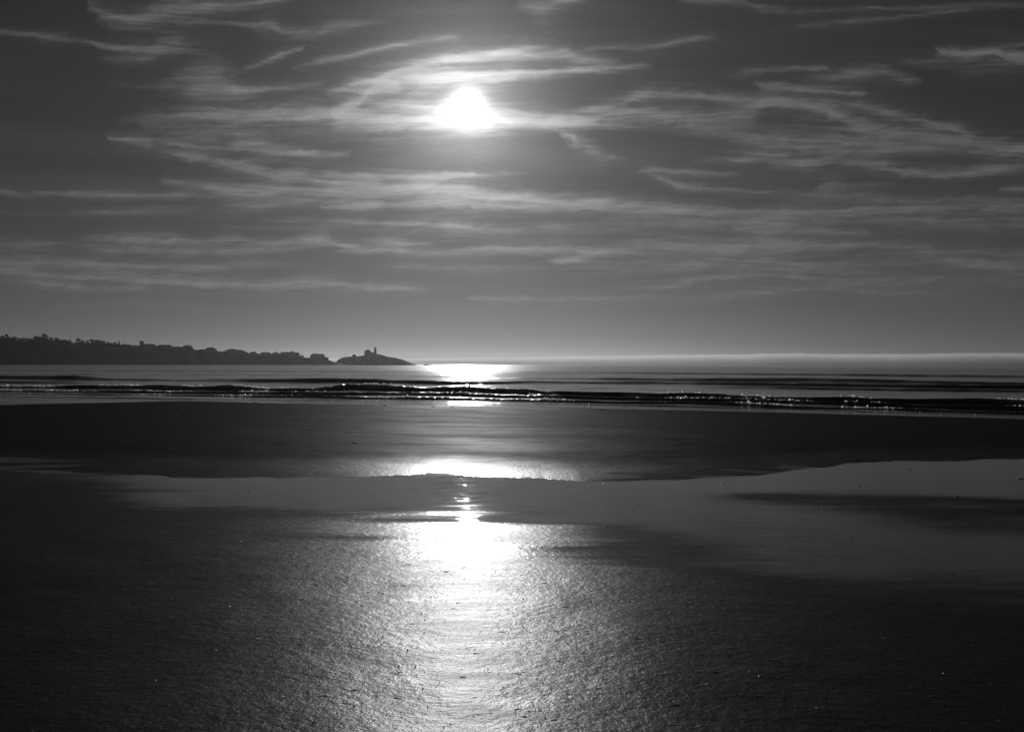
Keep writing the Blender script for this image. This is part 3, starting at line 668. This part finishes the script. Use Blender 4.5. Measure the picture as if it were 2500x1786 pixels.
house('wide house with a long level ridge and one chimney', 402, LD(402), [(385,420,388,417,846.5,841.3,'hip')], [(394,839.5)])
house('low house with a short ridge between the long house and the tall block', 434, LD(434), [(424,445,425,440,849.5,845.5,'hip')], wall=M_SHINGLE)
house('tall blocky house with a flat-topped hip roof at a step down', 459, LD(459), [(446.5,468,452,464.5,846.5,842,'hip'),(464,473,467,470,852,849.8,'hip')])
house('large house with a lower wing, two ridges and one chimney', 505, LD(505), [(502,528,505,521.5,854,848,'hip'),(479,506,487,504,858,852.5,'hip')], [(514,846)], wall=M_SHINGLE)
house('long low-pitched house with a stepped double ridge', 574, LD(574), [(549,588,559,571,857,851.5,'hip'),(570,602,574,590,859,853.5,'hip')])
house('small cottage with a short ridge between two poles', 618, LD(618), [(610,626,613,624,861.5,858.6,'hip')], wall=M_SHINGLE)
house('flat-ridged cottage standing by a single pole', 648, LD(648), [(637,659.5,639,658,862,859.6,'hip')])
house('small gabled cottage with its peak towards the sea', 674, LD(674), [(664,683,675,675,863.5,858.6,'front')], wall=M_SHINGLE)
house('long flat-ridged house with a central gable and one chimney', 708, LD(708), [(685,712,686,711,863,859.2,'hip'),(707,722,714.5,714.5,860.5,857,'front'),(718,730,719,729.5,864,860.3,'hip')], [(701,857)])
house('tiny low outbuilding on the slope before the last house', 736, LD(736), [(731,741,733,739,869,867,'hip')], wall=M_SHINGLE, dep=5)
house('last big house above the channel, with a gable at one end', 775, LD(775), [(758.5,784,763,778,868,863,'hip'),(780,792,787,787,867.5,862.4,'front')])
house('low annex below the last big house by the channel', 796, LD(796), [(791,801,792,800,873.5,871.8,'hip')], wall=M_SHINGLE, dep=6)

# ---- utility poles
def pole(px, ytop, ybase, label, group, arm=True, d=None):
    d = float(land_dist(px)) + 6 if d is None else d
    x, y, zt = at_d(px, ytop, d); zb = CAM_Z + (hor(px) - ybase) / F * d - 2.0
    o = empty('utility_pole', (x, y, zb)); tag(o, label, 'pole', group)
    h = zt - zb
    MB().tube((0, 0, 0), (0, 0, h), .22, .14, 8).build('post', M_POLE, o)
    if arm:
        MB().box(-1.1, 1.1, -.08, .08, h - 0.9, h - 0.7).build('crossarm', M_POLE, o)
        for q in (-.9, .9): MB().lathe([(.06, h - .70), (.08, h - .58), (.05, h - .48)], 6, q, 0).build('insulator', M_GLASSW, o)
GP = 'utility poles and masts among the headland houses'
for px, yt, yb, ar, lab in (
  (423.5,840,850,1,'utility pole between the long level-ridged house and the low house'),
  (494,849,856,0,'thin post standing in for a chimney behind the lower wing of the large two-ridged house'),  # slim post put in place of the wing's chimney
  (536,852,862,1,'utility pole beside the large two-ridged house and its garden trees'),
  (550.5,851,861,0,'bare mast at the eave of the long house with the stepped ridge'),
  (540,857,862,0,'short bare mast among the bushes between the two largest houses'),
  (614,856,862,0,'bare mast without crossarm behind the small short-ridged cottage'),
  (620.5,853.5,863,1,'utility pole with crossarm behind the small short-ridged cottage'),
  (650.5,854.5,864,1,'utility pole behind the flat-ridged cottage'),
  (667,857,865,0,'short bare mast at the eave of the small gabled cottage'),
  (675.5,855.5,864,0,'bare mast over the peak of the small gabled cottage'),
  (738,863,870,1,'utility pole above the tiny low outbuilding on the slope'),
  (748.5,866,873,0,'bare mast on the slope between the tiny outbuilding and the last big house')):
    pole(px, yt, yb, lab, GP, bool(ar))
pole(842.5, 865, 872, 'short pole with a crossarm alone on the island crest', None, True, D_ISL)

# ---- lighthouse and its buildings
k = D_ISL / F
gz = float(isl_z(916)) - 1.2
x, y, _ = at_d(916, 863, D_ISL)
o = empty('lighthouse', (x, y, gz)); tag(o, 'tapered white lighthouse tower with iron gallery and domed lantern on the island', 'lighthouse')
H = CAM_Z + (hor(916) - 846) * k - gz
MB().lathe([(2.35, 0), (2.3, .4), (2.12, H * .35), (1.95, H - 4.1), (2.15, H - 3.9), (2.2, H - 3.7)], 20).build('tower', M_WALL, o)
gal = MB().lathe([(2.75, H - 3.69), (2.8, H - 3.55), (2.75, H - 3.45)], 20).build('gallery', M_IRON, o)
rail = MB()
for q in range(16):
    a = 2 * math.pi * q / 16
    rail.tube((2.65*math.cos(a), 2.65*math.sin(a), H - 3.45), (2.65*math.cos(a), 2.65*math.sin(a), H - 2.45), .05, n=4)
    b = 2 * math.pi * (q + 1) / 16
    for zz_ in (2.45, 2.95): rail.tube((2.65*math.cos(a), 2.65*math.sin(a), H - zz_), (2.65*math.cos(b), 2.65*math.sin(b), H - zz_), .04, n=4)
rail.build('railing', M_IRON, gal)
lan = MB().lathe([(1.15, H - 3.44), (1.15, H - 1.7)], 10).build('lantern_room', M_GLASSW, o)
for q in range(10):
    a = 2 * math.pi * q / 10
    MB().tube((1.18*math.cos(a), 1.18*math.sin(a), H - 3.44), (1.18*math.cos(a), 1.18*math.sin(a), H - 1.68), .06, n=4).build('mullion', M_IRON, lan)
dome = MB().lathe([(1.4, H - 1.69), (1.25, H - 1.3), (.85, H - .8), (.3, H - .5), (.12, H - .4)], 14).build('roof', M_IRON, o)
MB().lathe([(.05, H - .42), (.22, H - .25), (.22, H - .1), (.05, H)], 8).build('finial', M_IRON, dome)
for zz_ in (2.5, 5.6):
    MB().box(-.4, .4, -2.42, -2.0, zz_, zz_ + 1.1).build('window', M_GLASSW, o)
MB().box(.9, 1.9, -2.3, -1.6, .0, 2.0).build('door', M_IRON, o)

kh = house("white keeper's house with steep roof and centre chimney beside the lighthouse", 897, D_ISL - 1, [(890,904.5,892.5,902,858.6,854,'hip'),(893.5,898,895.7,895.7,858,855,'front')], [(897.6,852)], name='keepers_house', zg=float(isl_z(897)) - 2.0, dep=8.5)
sh = house('small round-shouldered shed on the island slope', 864.5, D_ISL, [(860,869.3,862.3,867,868.2,865,'hip')], wall=M_BRICK, name='island_shed', zg=float(isl_z(864)) - 1.5, dep=5)
sh['category'] = 'shed'
x0, y0, _ = at_d(904, 862, D_ISL)
o = empty('covered_walk', (x0, y0, float(isl_z(908)) - 1.2)); tag(o, "low covered walk between the keeper's house and the lighthouse", 'walkway')
L_ = 8.2 * k
MB().box(0.4, L_ - .1, -1.0, 1.0, 0, 2.4).build('wall', M_WALL, o)
MB().add([(0.2,-1.3,2.42),(L_,-1.3,2.42),(L_,1.3,2.42),(0.2,1.3,2.42),(0.2,0,3.2),(L_,0,3.2)], [(0,1,5,4),(2,3,4,5),(0,4,3),(1,2,5),(0,3,2,1)]).build('roof', M_ROOF, o)

# ---- fog bank lying on the sea beyond the bay
M_FOG, t, out = new_mat('sea_fog')
pv = t.new('ShaderNodeVolumePrincipled'); pv.inputs['Color'].default_value = (.8, .8, .8, 1)
pv.inputs['Density'].default_value = 0.012; pv.inputs['Anisotropy'].default_value = 0.55
t.l.new(pv.outputs[0], out.inputs['Volume'])
D_FOG = 3900.0
xs = np.linspace(-4100, 4100, 900)
pxs = 1250 + xs / D_FOG * F
topm = np.interp(pxs, [-1400, 500, 1000, 1300, 1600, 2000, 2500, 3800], [20, 20, 22, 29, 38, 45, 51, 54])
n_a = 18
ang_ = np.linspace(0, math.pi, n_a)
Xg = np.repeat(xs[:, None], n_a, 1); A_ = np.repeat(ang_[None, :], len(xs), 0)
h_ = topm + (3.0 * fbm(xs * 0.006, xs * 0 + 3, 4, 121) + 4.0 * np.abs(fbm(xs * .018, xs * 0, 4, 122))) * sstep(900, 2100, pxs)
Yg = D_FOG + 300 - 280 * np.cos(A_) * (1 + 0.06 * fbm(Xg * .004, A_ * 2, 3, 123))
Zg = 2.0 + np.abs(np.sin(A_)) ** 0.45 * h_[:, None] * (1 + 0.03 * fbm(Xg * .01, A_ * 3, 3, 124))
Zg[:, 0] = 0.8; Zg[:, -1] = 0.8
i = np.arange(Xg.size).reshape(Xg.shape)
fs = [(i[r, c], i[r + 1, c], i[r + 1, (c + 1) % n_a], i[r, (c + 1) % n_a]) for r in range(len(xs) - 1) for c in range(n_a)]
fs += [tuple(i[0, :]), tuple(i[-1, ::-1])]
me = bpy.data.meshes.new('fog_bank'); me.from_pydata(np.stack([Xg, Yg, Zg], -1).reshape(-1, 3).tolist(), [], [tuple(int(q) for q in f) for f in fs]); me.update(); me.materials.append(M_FOG)
fog = link(bpy.data.objects.new('fog_bank', me)); tag(fog, kind='stuff')

# ---- the hazy air over the bay
M_HAZE, t, out = new_mat('hazy_air')
pv = t.new('ShaderNodeVolumePrincipled'); pv.inputs['Color'].default_value = (1, 1, 1, 1)
pv.inputs['Density'].default_value = 0.000036; pv.inputs['Anisotropy'].default_value = 0.78
t.l.new(pv.outputs[0], out.inputs['Volume'])
haze = MB().box(-6400, 6400, -600, 6400, -8, 66).build('haze', M_HAZE); tag(haze, kind='stuff')

# ------------------------------------------------------------------ litter of the tide line and the sand
def sand_z(x, y):
    r = int(np.clip(np.searchsorted(B_RY, y), 1, len(B_RY) - 1))
    c = int(round(float(np.interp(x / B_HALF[r], B_CX, np.arange(len(B_CX))))))
    return float(B_Z[r, c])
def on_sand(px, py):
    z = 0.75
    for _ in range(14):
        x, y = at_z(px, py, z); z = 0.5 * z + 0.5 * sand_z(x, y)
    return x, y, sand_z(x, y)
M_WEED = plain('wet_seaweed', 0.015, 0.85, 0.3, 20)
M_STONE = plain('wet_pebble', 0.04, 0.4, 0.4, 30)
M_GLINT = plain('glint_white', 0.6, 0.12, 0.1, 30)  # glossy white of the chips added as sparkles
def weed_mesh(seed, n=9, flat=0.25):
    """a heap of crossing ribbons"""
    rr = random.Random(seed); mb = MB()
    for k in range(n):
        a = rr.uniform(0, 6.28); l = rr.uniform(.5, 1.0); x0, y0 = rr.uniform(-.35, .35), rr.uniform(-.3, .3)
        wv, prev = rr.uniform(.04, .10), None
        pts = []
        for q in range(6):
            tq = q / 5 - .5
            aa = a + 0.9 * math.sin(3 * tq + k)
            pts.append(Vector((x0 + l * tq * math.cos(aa), y0 + .6 * l * tq * math.sin(aa), flat * rr.uniform(.25, 1.0) * (1 - (2 * tq) ** 2) + .03)))
        side = Vector((-math.sin(a), math.cos(a), rr.uniform(-.5, .5))).normalized() * wv
        vs = [p_ - side for p_ in pts] + [p_ + side for p_ in pts] + [p_ - side - Vector((0, 0, .04)) for p_ in pts] + [p_ + side - Vector((0, 0, .04)) for p_ in pts]
        fs = []
        for q in range(5): fs += [(q, q+1, 7+q, 6+q), (12+q, 18+q, 19+q, 13+q), (q, 12+q, 13+q, q+1), (6+q, 7+q, 19+q, 18+q)]
        mb.add(vs, fs)
    return mb.mesh('seaweed_clump', M_WEED)
WM = [weed_mesh(i, 9 + i % 4) for i in range(5)]
FM = [weed_mesh(20 + i, 7, 0.08) for i in range(4)]
PM = [rock_mesh('pebble', 40 + i, 1, .8, .55, 8).mesh('pebble', M_STONE, True) for i in range(4)]
def put(name, me, px, py, wpx, label, cat, group, tall=1.0, stretch=1.0):
    x, y, z = on_sand(px, py)
    o = link(bpy.data.objects.new(name, me)); sc = wpx / 2 / F * y
    o.location = (x, y, z - 0.02 * sc); o.rotation_euler = (0, 0, R.uniform(-.5, .5)); o.scale = (sc * stretch, sc, sc * tall)
    tag(o, label, cat, group); return o
TIDE = [(135,964,16),(162,965,10),(246,967,18),(460,971,9),(480,972,9),(506,972,10),(565,974,9),(583,976,10),(623,976,13),(706,977,9),(733,980,12),(756,981,10),(805,980,9),(828,983,9),(908,983,14),(938,984,20),(1012,986,8),(1059,987,18),(1103,988,14),(1473,994,20),(1550,996,14),(1635,999,16),(1731,1001,13),(1822,1003,9),(1915,1006,9),(2056,1010,16),(2196,1012,26),(2350,1016,12),(2405,1017,12)]
for i, (px, py, wd) in enumerate(TIDE):
    put('seaweed_clump', WM[i % 5], px, py + 6, wd, 'dark seaweed clump stranded along the edge of the surf', 'seaweed', 'seaweed clumps along the surf edge', 0.9, 1.1)
for i, (px, py, wd) in enumerate([(433,1013,56),(130,1010,36),(210,1010,30),(300,1011,28),(745,1049,60),(845,1057,50),(555,1042,40),(600,1042,26),(2090,1122,36),(2170,1126,30)]):
    put('seaweed_strand', FM[i % 4], px, py, wd, 'thin dark line of seaweed lying flat on the far sand bar', 'seaweed', 'seaweed strands on the far sand bar', 0.5, 1.0)
for i, (px, py, wd) in enumerate([(862,1081,8),(871,1081.5,9)]):
    put('pebble', PM[i], px, py, wd, 'dark stone of a close pair on the far sand bar', 'pebble', 'pair of stones on the far bar', 1.0)
for i, (px, py, wd) in enumerate([(1768,1179,8),(1560,1231,6),(1478,1180,6),(2103,1188,7),(2338,1211,8),(2494,1168,12),(2013,1245,7),(2223,1146,7),(607,1198,6),(740,1222,7)]):
    put('pebble', PM[i % 4], px, py, wd, 'small dark stone standing out of the shallow tide pool', 'pebble', 'stones in the tide pool', 0.5, 1.2)
SCRAPS = [(1420,1513,15),(1561,1558,20),(1622,1567,16),(1745,1640,30),(1903,1614,34),(1975,1626,16),(1392,1694,22),(1835,1703,14),(1650,1720,26),(1826,1753,14),(2085,1754,20),(2105,1664,16),(2415,1487,18),(2035,1512,18),(1002,1378,18),(985,1429,18),(735,1573,14),(650,1505,14),(250,1762,24),(1686,1506,24),(1090,1395,22),(1135,1385,18),(2020,1758,20),(1330,1424,22)]
for i, (px, py, wd) in enumerate(SCRAPS):
    put('seaweed_scrap', WM[i % 5], px, py, wd * 1.2, 'small dark scrap of seaweed on the grainy wet sand', 'seaweed', 'seaweed scraps on the near sand', 0.3, 1.5)
rl = random.Random(91)
for i in range(84):
    px = rl.gauss(1180, 330) if i < 60 else rl.uniform(1300, 2450); py = rl.uniform(1375, 1770)
    if not 60 < px < 2440: continue
    put('seaweed_fleck', FM[i % 4], px, py, rl.uniform(10, 26) * (0.6 + 0.5 * (py - 1375) / 400), 'thin dark fleck of weed lying flat on the near sand', 'seaweed', 'weed flecks on the near sand', 0.9, 1.3)
PEB = [(1120,1471,10),(905,1508,9),(444,1553,9),(854,1416,8),(1262,1502,9),(1310,1480,8),(1500,1600,9),(1790,1580,8),(1860,1650,10),(2280,1700,10),(2380,1640,9),(2200,1560,9),(980,1640,9),(690,1700,10),(380,1660,9),(560,1480,8),(300,1440,8),(1960,1500,8),(1690,1470,8),(1200,1640,9),(840,1560,8),(2310,1420,8),(1480,1420,7),(640,1370,7),(720,1350,7)]
for i, (px, py, wd) in enumerate(PEB):
    put('pebble', PM[i % 4], px, py, wd, 'small dark pebble half sunk in the grainy near sand', 'pebble', 'pebbles on the near sand', 0.4, 1.3)
# tiny glossy white chips, added to make the sand's bright glints
rs = np.random.default_rng(77); mb = MB()
for k in range(520):
    px = rs.uniform(20, 2480); py = 1290 + 490 * rs.uniform() ** 1.2
    if px < 900 and rs.uniform() < .5: continue
    x, y = at_z(px, py, .76); z = sand_z(x, y); e = rs.uniform(.0025, .0065)
    d1 = Vector(rs.normal(size=3)).normalized() * e; d2 = d1.cross(Vector(rs.normal(size=3))).normalized() * e * .8; c = Vector((x, y, z + e * .6)); nn = d1.cross(d2).normalized() * e * .35
    mb.add([c - d1, c - d2, c + d1, c + d2, c + nn], [(0, 1, 4), (1, 2, 4), (2, 3, 4), (3, 0, 4), (3, 2, 1, 0)])
chips = mb.build('glint_chips', M_GLINT); tag(chips, kind='stuff')
